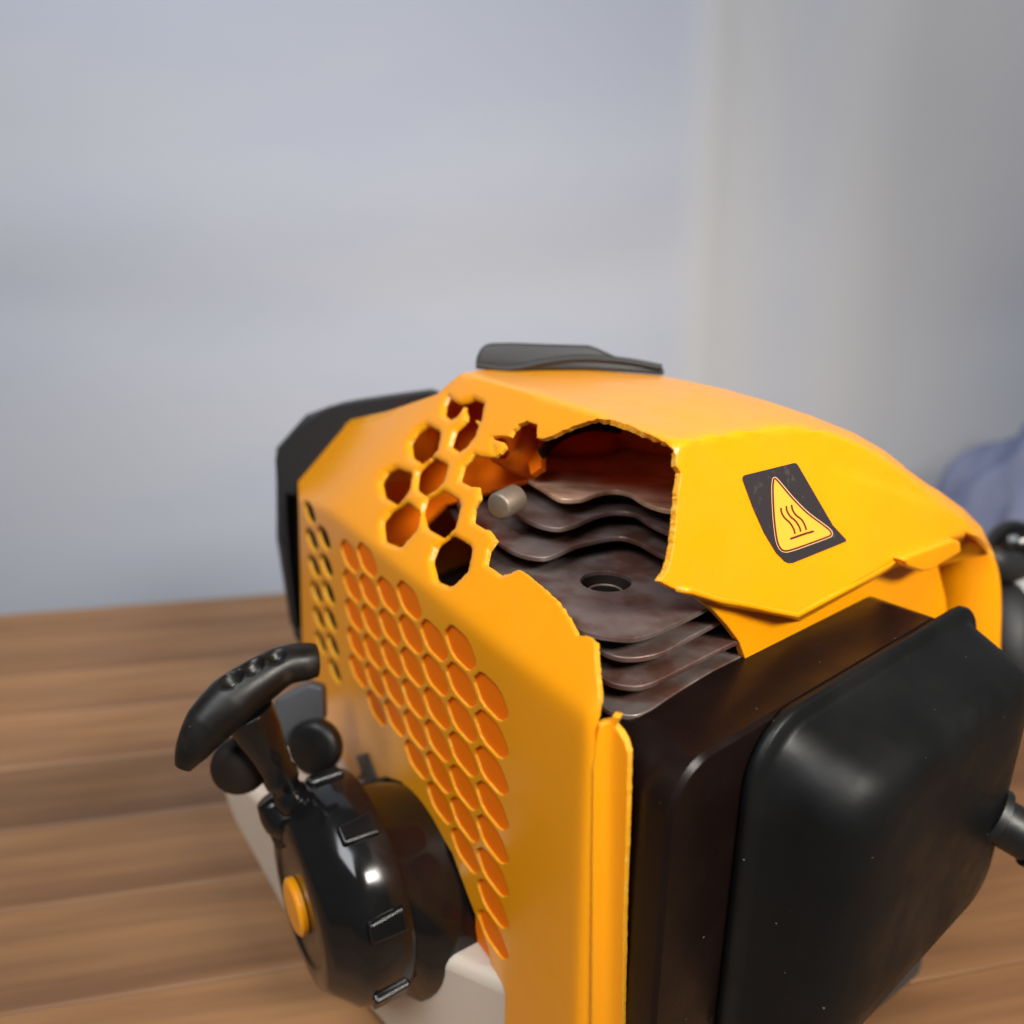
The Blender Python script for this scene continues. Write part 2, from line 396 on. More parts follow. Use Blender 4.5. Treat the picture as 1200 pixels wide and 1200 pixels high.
def relief(outer, holes, surf, step, thick, fine=None, base=None):
    """triangulated surface bounded by outer with holes; a closed solid of the given thickness"""
    P = []; E = []
    for lp in [outer] + holes:
        k = len(P); P += lp; E += [(k + i, k + (i + 1) % len(lp)) for i in range(len(lp))]
    xs = [p[0] for p in outer]; ys = [p[1] for p in outer]
    hb = [(min(p[0] for p in h), max(p[0] for p in h), min(p[1] for p in h), max(p[1] for p in h), h) for h in holes]
    def ok(x, y):
        if not inside(x, y, outer): return False
        for a, b, c, d, h in hb:
            if a <= x <= b and c <= y <= d and inside(x, y, h): return False
        return True
    bnd = np.array(P)
    y = min(ys); row = 0
    while y < max(ys):
        x = min(xs) + (row % 2) * step / 2
        while x < max(xs):
            if ok(x, y) and np.min((bnd[:, 0] - x) ** 2 + (bnd[:, 1] - y) ** 2) > (step * .35) ** 2: P.append((x, y))
            x += step
        y += step * .866; row += 1
    if fine:
        xa, ya, xb, yb, st = fine; y = ya; row = 0
        while y < yb:
            x = xa + (row % 2) * st / 2
            while x < xb:
                if ok(x, y) and np.min((bnd[:, 0] - x) ** 2 + (bnd[:, 1] - y) ** 2) > (st * .4) ** 2: P.append((x, y))
                x += st
            y += st * .866; row += 1
    vo, eo, fo, _, _, _ = geometry.delaunay_2d_cdt([Vector(p) for p in P], E, [], 0, 1e-4)
    faces = []
    for f in fo:
        cx = sum(vo[i].x for i in f) / 3; cy = sum(vo[i].y for i in f) / 3
        if ok(cx, cy): faces.append(list(f))
    used = sorted({i for f in faces for i in f}); mp = {u: k for k, u in enumerate(used)}
    faces = [[mp[i] for i in f] for f in faces]
    V = np.array([surf(vo[u].x, vo[u].y) for u in used])
    V0 = V if base is None else np.array([base(vo[u].x, vo[u].y) for u in used])
    N = np.zeros_like(V)
    for f in faces:
        n = np.cross(V0[f[1]] - V0[f[0]], V0[f[2]] - V0[f[0]])
        if n @ V0[f[0]] > 0: n = -n; f.reverse()
        for i in f: N[i] += n
    N /= np.linalg.norm(N, axis=1)[:, None] + 1e-12
    cnt = {}
    for f in faces:
        for i in range(3):
            e = (f[i], f[(i + 1) % 3]); cnt[e] = cnt.get(e, 0) + 1
    bd = [e for e in cnt if (e[1], e[0]) not in cnt]
    n0 = len(V); V2 = np.vstack([V, V0 - N * thick])
    F = faces + [[a + n0 for a in f[::-1]] for f in faces] + [[b, a, a + n0, b + n0] for a, b in bd]
    mi = [0] * (2 * len(faces)) + [1] * len(bd)
    return V2, F, mi, n0

# outline of the cover with its fracture (construction points)
c2 = lambda p: crop(p, 480, 420, .15)
c3 = lambda p: crop(p, 420, 540, 1 / 6)
top_sil = [(350, 590), (349, 560), (352, 551), (395, 497), (402, 494), (455, 482), (512, 462), (530, 446), (541, 438), (560, 434), (600, 433), (680, 433), (780, 441), (850, 456), (900, 470), (950, 487), (1000, 507), (1035, 527), (1058, 545), (1066, 556), (1100, 575), (1130, 597), (1150, 618), (1163, 645)]
lower_right = [(1166, 652), (1160, 642), (1148, 630), (1130, 623), (1100, 630), (1060, 650), (1000, 684), (935, 721)]
tear_right = [(928, 719), (905, 715), (880, 708), (868, 710), (845, 703), (826, 700), (812, 692), (800, 689), (792, 691), (773, 681)]
tear_up = [(780.6, 671), (786, 656), (789, 640), (792, 608), (795, 572), (798, 554), (792, 546), (792.5, 535), (790, 528), (779, 518), (760, 508.5), (737, 498), (718, 492), (700, 490.5), (682, 496), (660, 504), (645, 511.5), (636, 514.5), (628.5, 513), (630, 498), (617, 493), (609, 496.5), (600, 504), (597, 511), (585, 510.5), (577, 511)]
stub = [(576, 514), (588.8, 517.5), (591, 523.5), (585, 530), (577.5, 534.8), (570, 535), (555, 531.8)]
hexr = [(546.7, 540), (541.7, 545), (536.7, 562.5), (550, 569.7), (559, 570), (561, 583), (554, 595), (552.5, 611), (566.7, 619.7), (571, 620), (580, 632.5), (571, 645), (568, 661), (586.7, 674), (596.7, 671), (603, 667)]
tear_left = [(610, 668), (628.5, 682.5), (651.5, 703.5), (667, 726.5), (676, 745.7), (688, 744.5), (697, 752), (697.5, 765), (699, 788), (704, 820), (703, 841), (698, 856)]
bottom = [(697, 900), (697, 1000), (697, 1100), (697, 1260), (597, 1260), (572, 1110), (548, 1049), (530, 1000), (500, 950), (470, 916), (452, 910), (440, 914), (437, 912), (432, 884), (420, 886), (423, 906), (418, 912), (400, 896), (385, 868), (375, 845), (366, 790), (354, 752)]
outer = (dens(top_sil, 5, False) + dens(lower_right, 5, False) + dens(tear_right, 2.4, False, .6) + dens(tear_up, 2.4, False, .6)
         + dens(stub, 2.2, False, .35) + dens(hexr, 2.2, False, .25) + dens(tear_left, 2.4, False, .75) + dens(bottom, 5, False))
holes = []
def cut(poly, k):
    out = []
    for i in range(len(poly)):
        a, b, c = poly[i - 1], poly[i], poly[(i + 1) % len(poly)]
        out += [(b[0] + (a[0] - b[0]) * k, b[1] + (a[1] - b[1]) * k), (b[0] + (c[0] - b[0]) * k, b[1] + (c[1] - b[1]) * k)]
    return out
def hole(pts, k=.16): holes.append(dens(cut(pts, k), 2.0))
# two-part void with the broken web between
holes.append(dens([(525, 464), (520, 474), (518.7, 484.8), (526, 490.5), (532, 487), (538, 480.5), (541, 475.8), (543.8, 475.8), (543.5, 480), (545.7, 486), (545.2, 492), (540, 497), (531.8, 504.8), (526.5, 522), (536, 528), (546, 520.5), (554.5, 508.5), (558, 498), (553.5, 493), (555, 490), (561, 491.7), (564.7, 471.8), (553.5, 467), (546, 470.5), (537, 473), (528, 468)], 2.0))
hole([(499, 500), (511.5, 507), (509, 524), (502.5, 532), (493.5, 539.5), (483, 533), (481, 519), (488, 508)], .10)
hole([(507, 538), (520, 545.5), (516, 562), (507, 571.5), (497, 577), (488, 570), (490, 553), (498, 545)], .10)
hole([(463, 550), (478.5, 556), (475, 574), (464, 588), (450, 580), (447, 565), (454, 554)], .10)
hole([(474, 591), (487.5, 601.5), (484, 618), (468, 637), (451, 631), (449, 612), (458, 600)], .10)
hole([(518, 577), (535, 589), (529, 615), (518, 626), (500, 616), (496, 600), (500, 586)], .10)
hole([(528, 630), (548, 642), (544, 666), (527, 683), (512, 677), (507, 657), (513, 641)], .10)
for k_ in range(1, len(holes)):
    cx = sum(p[0] for p in holes[k_]) / len(holes[k_]); cy = sum(p[1] for p in holes[k_]) / len(holes[k_])
    holes[k_] = [(cx + (p[0] - cx) * 1.14, cy + (p[1] - cy) * 1.14) for p in holes[k_]]
rims = np.array([p for h in holes for p in h]); rims2 = np.array(dens(hexr + stub, 2))
# pocketed honeycomb of the side panel
slope = 1.7 / 20.5
def hexa(a, z, k, w_=13.67, h_=7.5):
    out = []
    for da, dz in ((1, 0), (.5, 1), (-.5, 1), (-1, 0), (-.5, -1), (.5, -1)):
        da *= w_ * k; dz *= h_ * k; out.append(proj(SPp(a + da, z + dz + da * slope)))
    return out
tops = [-133.9, -128.9, -137.9, -132.3, -141.0, -134.9, -144.2]
rows = [5, 6, 5, 6, 6, 7, 8]
for i in range(7):
    a = 178.2 - 20.5 * i
    for j in range(rows[i]):
        z = tops[i] - 15.0 * j
        if (a - 115) ** 2 + (z + 276) ** 2 < 62 ** 2: continue
        hole(hexa(a, z, .885), .17)
for a, z0, n in ((231, -127.4, 6), (212, -135.5, 6)):
    for j in range(n):
        if j * 15 - z0 > 224: continue
        hole(hexa(a, z0 - 15 * j, .78, 12.6), .2)
def filleted(x, y):
    p = on_shell(x, y)
    if 425 < x < 625 and 445 < y < 705:
        for T, wd_, h_ in ((rims, 7.5, 1.7), (rims2, 6, 1.0)):
            d = math.sqrt(np.min((T[:, 0] - x) ** 2 + (T[:, 1] - y) ** 2))
            if d < wd_: p = p - nC * h_ * (1 - math.sqrt(1 - (1 - d / wd_) ** 2))
    return p
V2, F, mi, n0 = relief(outer, holes, filleted, 6.0, 2.1, (425, 445, 625, 705, 2.6), on_shell)
me = mesh(V2, F, mi, fix=False)
cover = link('cover', me, [YEL, TEAR], eng, True, 42)

# --- rear half of the cover: closes the shell behind the skyline so that it is a solid body
sil = [on_shell(x, y) for x, y in [(395, 497), (455, 482), (512, 462), (541, 438), (600, 433), (680, 433), (780, 441), (900, 470), (1000, 507), (1058, 545), (1100, 575), (1150, 618), (1163, 645)]]
r0 = [p - Vz * .6 + unit(p) * .4 for p in sil]
r1 = [p + A * 22 - Vz * 14 for p in sil]; r2 = [p + A * 34 - Vz * 60 for p in sil]; r3 = [np.array([*(p + A * 36)[:2], -230.]) for p in sil]
VV = r0 + r1 + r2 + r3; m_ = len(sil)
FF = [[k * m_ + i, k * m_ + i + 1, (k + 1) * m_ + i + 1, (k + 1) * m_ + i] for k in range(3) for i in range(m_ - 1)]
o = link('rear_cover', mesh(VV, FF, fix=False), YEL, eng, True, 60)
so = o.modifiers.new('thick', 'SOLIDIFY'); so.thickness = .0025; so.offset = -1

# pocket floors behind the honeycomb
def spo(a, z, off): return SPp(a, z) - nS * off
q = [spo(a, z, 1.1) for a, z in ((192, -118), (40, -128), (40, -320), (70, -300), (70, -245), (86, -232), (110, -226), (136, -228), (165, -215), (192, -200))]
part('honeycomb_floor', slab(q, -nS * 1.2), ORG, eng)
q = [spo(a, z, 8) for a, z in ((250, -127), (200, -132), (200, -262), (262, -262))]
part('dark_cell_backing', slab(q, -nS * 2), BLK, eng)  # black sheet added so the open cells look dark inside

# skirt: the flat wall under the lip of the cover, and the arch at its far end
def onW(x, y, off=0.0): return onp(x, y, Wp + nB * off, nB)
sk = [(785, 684), (812, 698), (834.5, 714), (852, 733), (866, 752), (874, 774), (890, 810), (1010, 760), (1080, 740), (1112, 745), (1108, 700), (1098, 660), (1092, 630), (1000, 668), (930, 700), (850, 690)]
Vs, Fs, ms, ns = relief(dens(sk, 6), [], lambda x, y: onW(x, y), 9, 2.6)
link('skirt', mesh(Vs, Fs, ms, fix=False), [YEL, TEAR], cover, True, 40)
# underside web joining lip and skirt
lip = [on_shell(x, y, .2) for x, y in [(792, 689), (812, 692), (845, 702), (880, 708), (905, 714), (935, 720), (1000, 684), (1060, 650), (1100, 630), (1130, 623)]]
bk = [onW(x, y) for x, y in [(800, 690), (812, 697), (850, 709), (878, 714), (905, 719), (937, 725), (1000, 690), (1060, 657), (1100, 640), (1128, 634)]]
VV = lip + bk; m_ = len(lip)
o = link('lip_web', mesh(VV, [[i, i + 1, m_ + i + 1, m_ + i] for i in range(m_ - 1)], fix=False), YEL, cover, True, 60)
so = o.modifiers.new('thick', 'SOLIDIFY'); so.thickness = .0018; so.offset = 0
# lug under the lip
lg = [(1058, 655), (1066, 650), (1118, 631), (1127, 634), (1127, 647), (1092, 668), (1082, 670), (1064, 664)]
part('lug', slab([onW(x, y + 1, 13) for x, y in lg], -nB * 13), YEL, cover, bv=(1.6, 3, 30))
# arch at the far end: curved band seen from inside
arch_o = [(1098, 634), (1130, 630), (1150, 637), (1164, 655), (1171, 680), (1173, 715), (1172, 752), (1172, 800)]
ao = spline([np.array([x, y, 0.]) for x, y in arch_o], 4)
va = []
for p in ao:
    t = 372 + (p[1] - 630) * .12; va.append(at(p[0], p[1], t))
vb = [p + A * 44 - B * 8 for p in va]
VV = va + vb; m_ = len(va)
o = link('end_arch', mesh(VV, [[i, i + 1, m_ + i + 1, m_ + i] for i in range(m_ - 1)], fix=False), YEL, cover, True, 60)
so = o.modifiers.new('thick', 'SOLIDIFY'); so.thickness = .003; so.offset = 0
q = [onp(x, y, Wp - nB * 40, nB) for x, y in ((1060, 640), (1180, 640), (1180, 800), (1040, 800))]
part('inner_end_wall', slab(q, -nB * 2), YEL, cover)

# flange strip beside the side panel
fl = [(699, 868), (703, 852), (716, 848), (719, 841), (726, 842), (722, 853), (731, 868), (735, 882), (734, 950), (731, 1049), (728, 1260), (693, 1260), (694, 1000), (695, 900)]
Pf = at(715, 900, 222.5); nf = unit(nS * .75 + nB * .66)
Vs, Fs, ms, ns = relief(dens(fl, 4, True, .3), [], lambda x, y: onp(x, y, Pf, nf) + fw * (1.8 * math.cos((x - 716) / 9.5)), 5, 2.4)
link('flange', mesh(Vs, Fs, ms, fix=False), [YEL, TEAR], cover, True, 40)

# --- inside: rear shroud seen through the broken honeycomb
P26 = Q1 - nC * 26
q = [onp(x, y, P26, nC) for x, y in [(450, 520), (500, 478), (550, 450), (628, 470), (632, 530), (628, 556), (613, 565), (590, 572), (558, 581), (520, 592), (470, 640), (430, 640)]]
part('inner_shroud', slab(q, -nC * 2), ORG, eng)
P8 = Q1 - nC * 11
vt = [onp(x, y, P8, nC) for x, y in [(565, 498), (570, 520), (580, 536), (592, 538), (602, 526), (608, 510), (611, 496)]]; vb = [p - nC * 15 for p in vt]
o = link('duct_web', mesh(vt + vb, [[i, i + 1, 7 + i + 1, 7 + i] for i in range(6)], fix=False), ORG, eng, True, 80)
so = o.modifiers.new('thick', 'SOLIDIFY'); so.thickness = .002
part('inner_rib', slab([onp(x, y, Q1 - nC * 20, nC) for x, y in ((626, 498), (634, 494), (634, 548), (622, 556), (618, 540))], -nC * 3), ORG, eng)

# --- cooling fins
c6 = lambda p: crop(p, 540, 480, .31667)
finz = [z * 1.035 for z in (-86, -93.5, -101, -108.5, -116, -123.5, -131)]
fronts = [
 [(609, 549), (611, 555), (617, 560), (636, 572), (652, 582), (663, 584.5), (682, 583.5), (700, 577), (718, 574), (737, 577), (755, 588), (773, 594.6), (792, 598)],
 [(597, 590), (601, 598), (619, 609), (638, 616), (657, 618), (676, 613), (698, 603.5), (720, 599), (743, 601), (762, 613), (792, 627)],
 [(554, 605), (558, 614), (578, 630), (603, 646), (632, 652.6), (651, 649), (676, 638), (711, 630), (730, 629), (749, 635), (768, 646), (790, 656)],
 [(560, 648), (575, 664), (620, 700), (670, 733), (692, 742), (717, 746.5), (743, 747.6), (768, 741), (793, 730), (825, 714)],
 [(600, 690), (660, 735), (695, 756), (711, 765), (730, 770), (755, 769), (781, 762), (803, 749), (844, 727)],
 [(620, 735), (670, 770), (701, 791), (717, 800), (743, 804), (762, 800.5), (781, 792), (809, 778), (840, 762)],
 [(640, 780), (680, 810), (706, 828), (720.5, 835), (743, 838), (762, 831.5), (781, 819), (806, 803), (836, 785)]]
ctr = None
for i, (z, fr) in enumerate(zip(finz, fronts)):
    P = spline([onz(x, y, z) for x, y in fr], 4)
    l, f0 = P[-1], P[0]
    if i == 0: back = [onz(840, 600, z), onz(840, 505, z), onz(730, 500, z), onz(672, 514, z), onz(632, 538, z), onz(612, 546, z)]
    elif i < 3: back = [l + B * 25, l + B * 30 + A * 75, f0 + A * 45 + B * 25, f0 + A * 18 + B * 3]
    else: back = [l + B * 45 , l + B * 45 + A * 95, f0 + A * 60 + B * 20]
    poly = P + back
    if i == 3:
        hc = onz(710, 681, z); H = [hc + np.array([9.2 * math.cos(t), 9.2 * math.sin(t), 0]) for t in np.linspace(0, 2 * math.pi, 33)[:-1]]
        xy = [(p[0], p[1]) for p in poly]; hx = [(p[0], p[1]) for p in H]
        vo, eo, fo, _, _, _ = geometry.delaunay_2d_cdt([Vector(p) for p in xy + hx], [(k, (k + 1) % len(xy)) for k in range(len(xy))] + [(len(xy) + k, len(xy) + (k + 1) % 32) for k in range(32)], [], 0, 1e-5)
        fc = [list(f) for f in fo if inside(sum(vo[k].x for k in f) / 3, sum(vo[k].y for k in f) / 3, xy) and not inside(sum(vo[k].x for k in f) / 3, sum(vo[k].y for k in f) / 3, hx)]
        me = mesh([(v.x, v.y, z) for v in vo], fc)
        o = link('cooling_fin', me, FIN, eng); 
        if me.polygons[0].normal.z < 0: me.flip_normals()
        so = o.modifiers.new('thick', 'SOLIDIFY'); so.thickness = .0016; so.offset = -1
        b = o.modifiers.new('bevel', 'BEVEL'); b.width = .0004; b.segments = 2; b.limit_method = 'ANGLE'
    else:
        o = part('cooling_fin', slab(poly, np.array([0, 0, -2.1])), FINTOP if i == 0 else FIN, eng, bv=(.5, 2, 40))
fx = onz(705, 600, -90)
part('cylinder_barrel', lathe(np.array([fx[0] + 22, fx[1] + 62, -200]), Vz, [(0, 30), (106, 30)], 40), DARK, eng, sm=30)
part('bolt_well', lathe(onz(710, 681, -114.2) - Vz * 9, Vz, [(0, 9.6), (.01, 6.0), (3.5, 5.6), (3.6, 3.2), (1.5, 3.0)], 28), DARK, eng, sm=30)
hw = onz(710, 681, -112.3)
o = part('well_wall', loft([ring(hw - Vz * 1.6, Vz, 9.3, 32), ring(hw - Vz * 10, Vz, 9.0, 32)], False, False), DARK, eng, sm=30)
o = part('bolt_rim', tube([hw - Vz * 4.2 + np.array([6.2 * math.cos(t), 6.2 * math.sin(t), 0]) for t in np.linspace(0, 2 * math.pi, 30)], [.45] * 30, 8), STEEL, eng, sm=60)
# cast boss between the first fins
bc = at(583, 594, 285); bd_ = unit(at(616, 578, 298) - bc)
part('cast_boss', lathe(bc, bd_, [(0, 4.2), (.3, 4.8), (1.0, 5.2), (11, 5.4), (11.5, 3)], 28), STEEL, eng, sm=40)
# spark plug boot behind the top fin
sb_ = onz(690, 536, -86)
def ell(c, rx, ry, rz, rot=0, n=24, m=12):
    V, F = [], []
    for j in range(1, m):
        ph = math.pi * j / m
        for i in range(n):
            t = 2 * math.pi * i / n; x, y = rx * math.sin(ph) * math.cos(t), ry * math.sin(ph) * math.sin(t)
            V.append(np.array([c[0] + x * math.cos(rot) - y * math.sin(rot), c[1] + x * math.sin(rot) + y * math.cos(rot), c[2] + rz * math.cos(ph)]))
    k = len(V); V += [np.array([c[0], c[1], c[2] + rz]), np.array([c[0], c[1], c[2] - rz])]
    for j in range(m - 2):
        for i in range(n): F.append([j * n + i, j * n + (i + 1) % n, (j + 1) * n + (i + 1) % n, (j + 1) * n + i])
    for i in range(n): F.append([k, (i + 1) % n, i]); F.append([k + 1, (m - 2) * n + i, (m - 2) * n + (i + 1) % n])
    return V, F
boot = part('spark_plug_boot', ell(onz(682, 520, -85.5), 19, 14, 7.5, .3), REDP, eng, sm=80)
arc = spline([at(x, y, t) for x, y, t in ((634, 532, 300), (652, 514, 304), (672, 503, 308), (700, 498, 312), (728, 502, 316))], 5)
part('boot_guard', tube(arc, [1.3] * len(arc), 10, 2.0), BROWN, eng, sm=80)

# --- muffler box and its guard
bx = []
for o_ in (-9.5, 18): bx.append(rrect(-1, 166, -300, -136.2, 16, o_))
bx.insert(0, rrect(.2, 165, -299, -137.2, 15, -10.4)); bx.append(rrect(0.5, 164.5, -299, -137.5, 15, 19.5))
part('muffler_box', loft(bx), BROWN, eng, sm=25)
L0, L1, Zt, Zb = 33, 186, -135.5, -272
rg = [rrect(L0, L1, Zb, Zt, 21, 19.6), rrect(L0 - 1, L1 + 1, Zb - 1, Zt + 1, 22, 20.6), rrect(L0 - 1, L1 + 1, Zb - 1, Zt + 1, 22, 22.6), rrect(L0, L1, Zb, Zt, 21, 23.8),
      rrect(L0 + 3, L1 - 3, Zb + 3, Zt - 3, 19, 24.2), rrect(L0 + 4.5, L1 - 4.5, Zb + 4.5, Zt - 4.5, 18, 26), rrect(L0 + 8, L1 - 7, Zb + 8, Zt - 8, 18, 36), rrect(L0 + 10, L1 - 9, Zb + 12, Zt - 11, 18, 44),
      rrect(L0 + 14, L1 - 12, Zb + 15, Zt - 14, 17, 49.5), rrect(L0 + 20, L1 - 18, Zb + 20, Zt - 20, 15, 52.5), rrect(L0 + 30, L1 - 28, Zb + 30, Zt - 30, 12, 53.6)]
guard = part('muffler_guard', loft(rg), GUARD, eng, sm=60)
bcn = at(1162, 956, 312); bdir = unit(at(1218, 990, 306) - bcn)
bo = part('guard_bolt', lathe(bcn - bdir * 10, bdir, [(0, 10), (8, 10), (9, 12.5), (12, 12.5), (13, 9.8), (25, 9.5), (26, 11), (33, 10.6), (35, 9), (35.1, 5)], 28), BLK, eng, sm=35)

# --- black frame of the air filter at the far left
def onD(x, y, d): return onp(x, y, at(350, 560, d), unit(nS * .75 + nB * .9))
fr_o = [(513, 458), (470, 463), (402, 473), (380, 480), (352, 500), (325, 528), (322, 540), (330, 640), (343, 742), (352, 756), (372, 752), (372, 600), (372, 555), (402, 505), (440, 498), (513, 480)]
sl = [(334, 578), (352, 582), (366, 600), (366, 740), (348, 738), (340, 660)]
Vs, Fs, ms, ns = relief(dens(cut(fr_o, .22), 8), [dens(sl, 8)], lambda x, y: onD(x, y, 425), 14, 9.0)
frame = link('air_filter_frame', mesh(Vs, Fs, ms, fix=False), [FRM, FRM], eng, True, 40)
part('filter_backing', slab([onD(x, y, 439) for x, y in [(510, 470), (402, 480), (370, 492), (334, 532), (334, 640), (350, 742), (420, 742), (520, 560)]], A * 16), BLK, eng)

# --- rubber flap on top
tp = [(556, 431), (558, 418), (563, 407), (572, 402), (600, 401.5), (640, 403), (690, 404.5), (700, 408), (722, 418), (745, 422), (770, 427), (778, 431), (779, 440), (740, 437), (690, 434), (640, 433.5), (600, 436), (570, 434)]
fp = at(668, 432, 352)
flap = link('rubber_flap', mesh(*slab([onp(x, y, fp, np.array([.0, -1., 0.25])) for x, y in tp], np.array([4, 34., -5]))), RUB, eng)
for p in flap.data.polygons: p.use_smooth = True
bevel(flap, 1.6, 3, 20)
part('flap_ridge', tube(spline([onp(x, y, fp, np.array([.0, -1., 0.25])) + fw * -.2 for x, y in ((558, 428), (590, 432), (612, 430), (640, 424), (680, 420), (730, 423), (775, 431))], 5), [1.6] * 31, 8), RUB, flap, sm=80)

# --- recoil starter housing, low on the side panel
sc0 = SPp(115, -276); sc1 = SPp(119, -258)
def st_ring(off, r, n=48, ph=0, c=sc1): return ring(c + nS * off, nS, r, n, ph)
part('starter_base', loft([st_ring(-6, 47.5, c=sc0), st_ring(6, 47.5, c=sc0 * .8 + sc1 * .2), st_ring(20, 47, c=sc0 * .5 + sc1 * .5), st_ring(26, 44)]), GLOSS, eng, sm=40)
part('starter_housing', loft([st_ring(o_, r_, 56, 0) for o_, r_ in ((24, 46.2), (26, 47.2), (40, 46.6), (44, 45.2), (47, 42), (53, 36.5), (55, 34), (55.6, 30), (55.7, 26), (54.8, 25), (54.8, 14))]), GLOSS, eng, sm=40)
for k_ in range(8):                          # grip ribs moulded round the drum
    a_ = math.radians(20 + 45 * k_); u_, v_ = basis(nS); d_ = u_ * math.cos(a_) + v_ * math.sin(a_); e_ = np.cross(nS, d_)
    q_ = [sc1 + nS * o_ + d_ * r_ + e_ * w_ for o_, r_, w_ in ((27, 44, -5), (42, 44, -4), (42, 44, 4), (27, 44, 5))]
    part('drum_rib', slab(q_, d_ * 5), GLOSS, eng, bv=(1.2, 3, 30))
part('starter_badge', lathe(sc1 + nS * 55, nS, [(0, 12), (2.5, 12), (3.5, 10.5)], 36), YEL, eng, sm=30)
# black clip at the cover's lower edge
part('clip', slab([sp_px(x, y) + nS * 1.2 for x, y in ((419, 885), (431, 882), (443, 912), (430, 917))], -nS * 9), BLK, eng, bv=(.6, 2, 30))

# --- pull handle
HD = 318.0
c4 = lambda x, y, t: at(180 + x * .28333, 720 + y * .28333, t)
hp = spline([c4(122, 632, 300), c4(160, 560, 301), (c4(228, 455, 304)), c4(325, 355, 308), c4(435, 275, 313), c4(540, 212, 318), c4(630, 195, 322), c4(672, 190, 324)], 14)
kr = np.interp(np.linspace(0, 7, len(hp)), range(8), [3.4, 6.6, 9.4, 10.4, 9.4, 8.2, 7.8, 7.0])
handle = part('pull_handle', tube(hp, list(kr), 64, 1.0), HAND, eng, sm=70)
me_ = handle.data; slots = []
for (x, y, t) in ((318, 262, 303), (410, 212, 308), (508, 182, 313)):
    slots.append((Vector(tw(c4(x, y, t))), Vector(unit(c4(x + 80, y - 50, t + 5) - c4(x, y, t)))))
cl = [Vector(tw(p)) for p in hp]
for v in me_.vertices:                      # finger slots moulded into the upper edge
    c_ = min(cl, key=lambda q: (q - v.co).length); k_ = 0
    for q, d_ in slots:
        r_ = v.co - q; al = r_.dot(d_); pe = (r_ - d_ * al).length
        k_ = max(k_, max(0, 1 - (al / .0052) ** 2 - (pe / .0042) ** 2))
    if k_: v.co = v.co.lerp(c_, (k_ * k_ * (3 - 2 * k_)) ** .7 * .55)
smooth(handle, 60)
part('handle_stem', lathe(c4(390, 400, 314), c4(600, 820, 332) - c4(390, 400, 314), [(0, 10), (10, 9.4), (22, 7.4), (30, 6.4), (33, 7.2), (36, 7.2), (38, 6), (41, 6), (43, 7.4), (50, 6.4)], 28), GLOSS, handle, sm=50)
part('handle_cup', ell(c4(362, 622, 331), 12.5, 9, 13.5, .4), DARK, handle, sm=80)
part('rope_guide', tube(spline([c4(480, 760, 332), c4(530, 830, 334), c4(600, 850, 336), c4(690, 745, 340), c4(740, 720, 346)], 5), list(np.interp(np.linspace(0, 4, 21), range(5), [6, 9, 8.5, 8, 5])), 20), GLOSS, eng, sm=80)
part('guide_boss', ell(c4(610, 800, 340), 12, 10, 10), GLOSS, eng, sm=80)
part('guide_cone', lathe(c4(560, 820, 336), c4(525, 940, 334) - c4(560, 820, 336), [(0, 9), (10, 5.5), (15, 1.5)], 20), GLOSS, eng, sm=50)
# choke paddle and knob behind the handle
pd = [c4(x, y, 372) for x, y in ((500, 350), (640, 285), (700, 300), (705, 440), (600, 520), (540, 560), (470, 470))]
part('choke_paddle', slab(pd, fw * 9), GREYP, eng, bv=(2, 3, 30))
part('choke_knob', lathe(c4(665, 550, 365), unit(np.array([-.3, -.9, .25])), [(-5, 12.5), (0, 13.5), (2, 13), (3.5, 10)], 30), BLK, eng, sm=50)

# --- fuel tank under the engine
def tank_ring(z, k):
    pts = [(-70, 40), (-104, 262), (-40, 350), (160, 420), (190, 330), (60, 215), (0, 195)]
    return z, pts
tk0 = [SPp(250, 0) + nS * 6, SPp(250, 0) - nS * 150, SPp(40, 0) - nS * 170, SPp(28, 0) - nS * 12, SPp(70, 0) - nS * 4]
def tk(k, o_, z): p = SPp(k, 0) + nS * o_; return np.array([p[0], p[1], z])
tank = part('fuel_tank', loft([[tk(a, o_, z) for a, o_ in ((200 + g_ * 1.1, 43 + g_ * .3), (230 + g_, 20), (250 + g_, -130), (45, -150), (30, -10), (80, 20))] for z, g_ in ((-338.5, 0), (-300, 42), (-272, 55), (-266, 45))]), TANK, eng, bv=(7, 4, 30))
part('tank_mark', slab([at(x, y, 440) for x, y in ((284, 950), (292, 946), (306, 985), (300, 992))], nS * .8), REDM, tank)
part('crankcase', slab([np.array([p[0], p[1], -258.]) for p in [SPp(205, 0) - nS * 9, SPp(205, 0) - nS * 120, SPp(45, 0) - nS * 120, SPp(45, 0) - nS * 9]], np.array([0, 0, 100.])), DARK, eng)
part('tank_guard', slab([np.array([*M(s, o, 0)[:2], -338.5]) for s, o in ((20, -50), (205, -50), (205, 10), (190, 30), (30, 16))], np.array([0, 0, 40.])), GREYP, eng, bv=(5, 3, 30))

# --- parts at the far right: throttle linkage
part('linkage_knob', ell(at(1186, 640, 470), 15, 15, 16), GLOSS, eng, sm=80)
part('linkage_arm', tube(spline([at(1160, 650, 440), at(1176, 665, 452), at(1196, 660, 465), at(1230, 640, 480)], 4), [4, 7, 8, 8, 9, 9, 9, 9, 9, 9, 9, 9, 9], 14), RUB, eng, sm=80)
part('carburettor_spacer', slab([at(x, y, 470) for x, y in ((1168, 668), (1230, 660), (1230, 712), (1168, 708))], fw * 25), WHITEP, eng, bv=(3, 3, 30))
part('carburettor_body', tube(spline([at(1178, 690, 468), at(1184, 730, 455), at(1186, 770, 452), at(1215, 800, 455)], 5), [8, 10, 12, 13, 13, 13, 13, 13, 13, 13, 13, 13, 13, 13, 13, 13], 18), RUB, eng, sm=80)

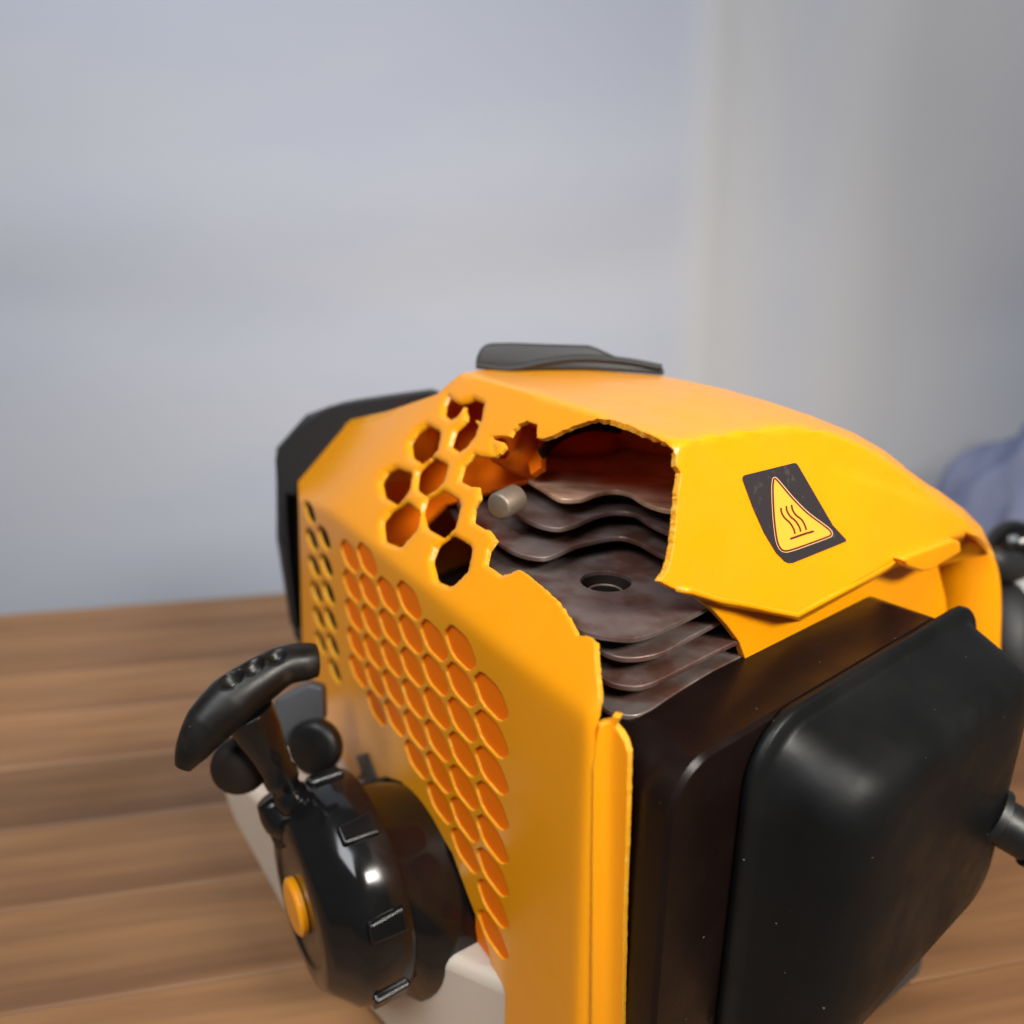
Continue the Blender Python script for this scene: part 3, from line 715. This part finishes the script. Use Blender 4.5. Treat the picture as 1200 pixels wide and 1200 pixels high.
# ------------------------------------------------------------------ hot surface sticker on the muffler side
c8 = lambda pts: crop(pts, 860, 530, .125)
base = c8([(85, 260), (84, 236), (98, 215), (560, 101), (585, 102), (605, 125), (930, 685), (1052, 815), (1052, 838), (560, 1036), (520, 1040), (480, 1025), (400, 945), (285, 755), (180, 520)])
VS, FS, MS = [], [], []
def add_sheet(poly, lift, mi_, step=5.0):
    V, F, _, n0_ = relief(dens(poly, 3), [], lambda x, y: on_shell(x, y, lift), step, .0)
    nf_ = len([f for f in F if len(f) == 3]) // 2
    k = len(VS); VS.extend(list(V[:n0_])); FS.extend([[i + k for i in f] for f in F[:nf_]]); MS.extend([mi_] * nf_)
def ribbon(pts, wd_, lift, mi_, closed=False):
    P = [np.array(p) for p in pts]; n = len(P); k = len(VS)
    for i in range(n):
        a = P[(i - 1) % n] if (closed or i) else P[0]; b = P[(i + 1) % n] if (closed or i < n - 1) else P[-1]
        d = b - a; d = d / (np.linalg.norm(d) + 1e-9); nn = np.array([-d[1], d[0]]) * wd_ / 2
        VS.append(on_shell(*(P[i] + nn), lift)); VS.append(on_shell(*(P[i] - nn), lift))
    for i in range(n if closed else n - 1):
        j = (i + 1) % n; FS.append([k + 2 * i, k + 2 * j, k + 2 * j + 1, k + 2 * i + 1]); MS.append(mi_)
add_sheet(base, .45, 0)
tri = [(352, 300), (352, 400), (362, 600), (382, 780), (400, 860), (432, 918), (482, 940), (560, 925), (730, 865), (890, 805), (925, 780), (920, 735), (860, 680), (700, 560), (560, 420), (415, 250), (378, 233), (356, 255)]
def smooth_closed(p, m=4):
    q = [np.array([x, y, 0.]) for x, y in p]; q = q[-2:] + q + q[:2]
    return [(v[0], v[1]) for v in spline(q, m)[2 * m:-2 * m - 1]]
def inset(p, d):
    out = []; n = len(p)
    for i in range(n):
        a, b = np.array(p[i - 1]), np.array(p[(i + 1) % n]); t = (b - a) / (np.linalg.norm(b - a) + 1e-9)
        out.append(tuple(np.array(p[i]) + np.array([t[1], -t[0]]) * d))
    return out
t0 = c8(smooth_closed(tri))
t1 = inset(t0, 1.2)
if not inside(*t1[0], t0): t1 = inset(t0, -1.2); sg = -1
else: sg = 1
add_sheet(t0, .65, 2)
add_sheet(inset(t0, sg * .9), .80, 3)
add_sheet(inset(t0, sg * 3.0), .95, 1)
def curve2(p): return [(v[0], v[1]) for v in spline([np.array([*q, 0.]) for q in p], 5)]
for wv in ([(443, 520), (447, 560), (475, 612), (525, 660), (560, 715), (575, 765)], [(492, 503), (500, 550), (530, 600), (580, 645), (615, 700), (628, 745)], [(542, 492), (552, 540), (585, 590), (635, 630), (665, 680), (680, 728)]):
    ribbon(c8(curve2(wv)), 1.9, 1.15, 3)
ribbon(c8([(530, 812), (600, 787), (675, 761), (750, 740)]), 2.5, 1.15, 3)
link('warning_sticker', mesh(VS, FS, MS, fix=False), [STK, STO, STC, STB], cover)
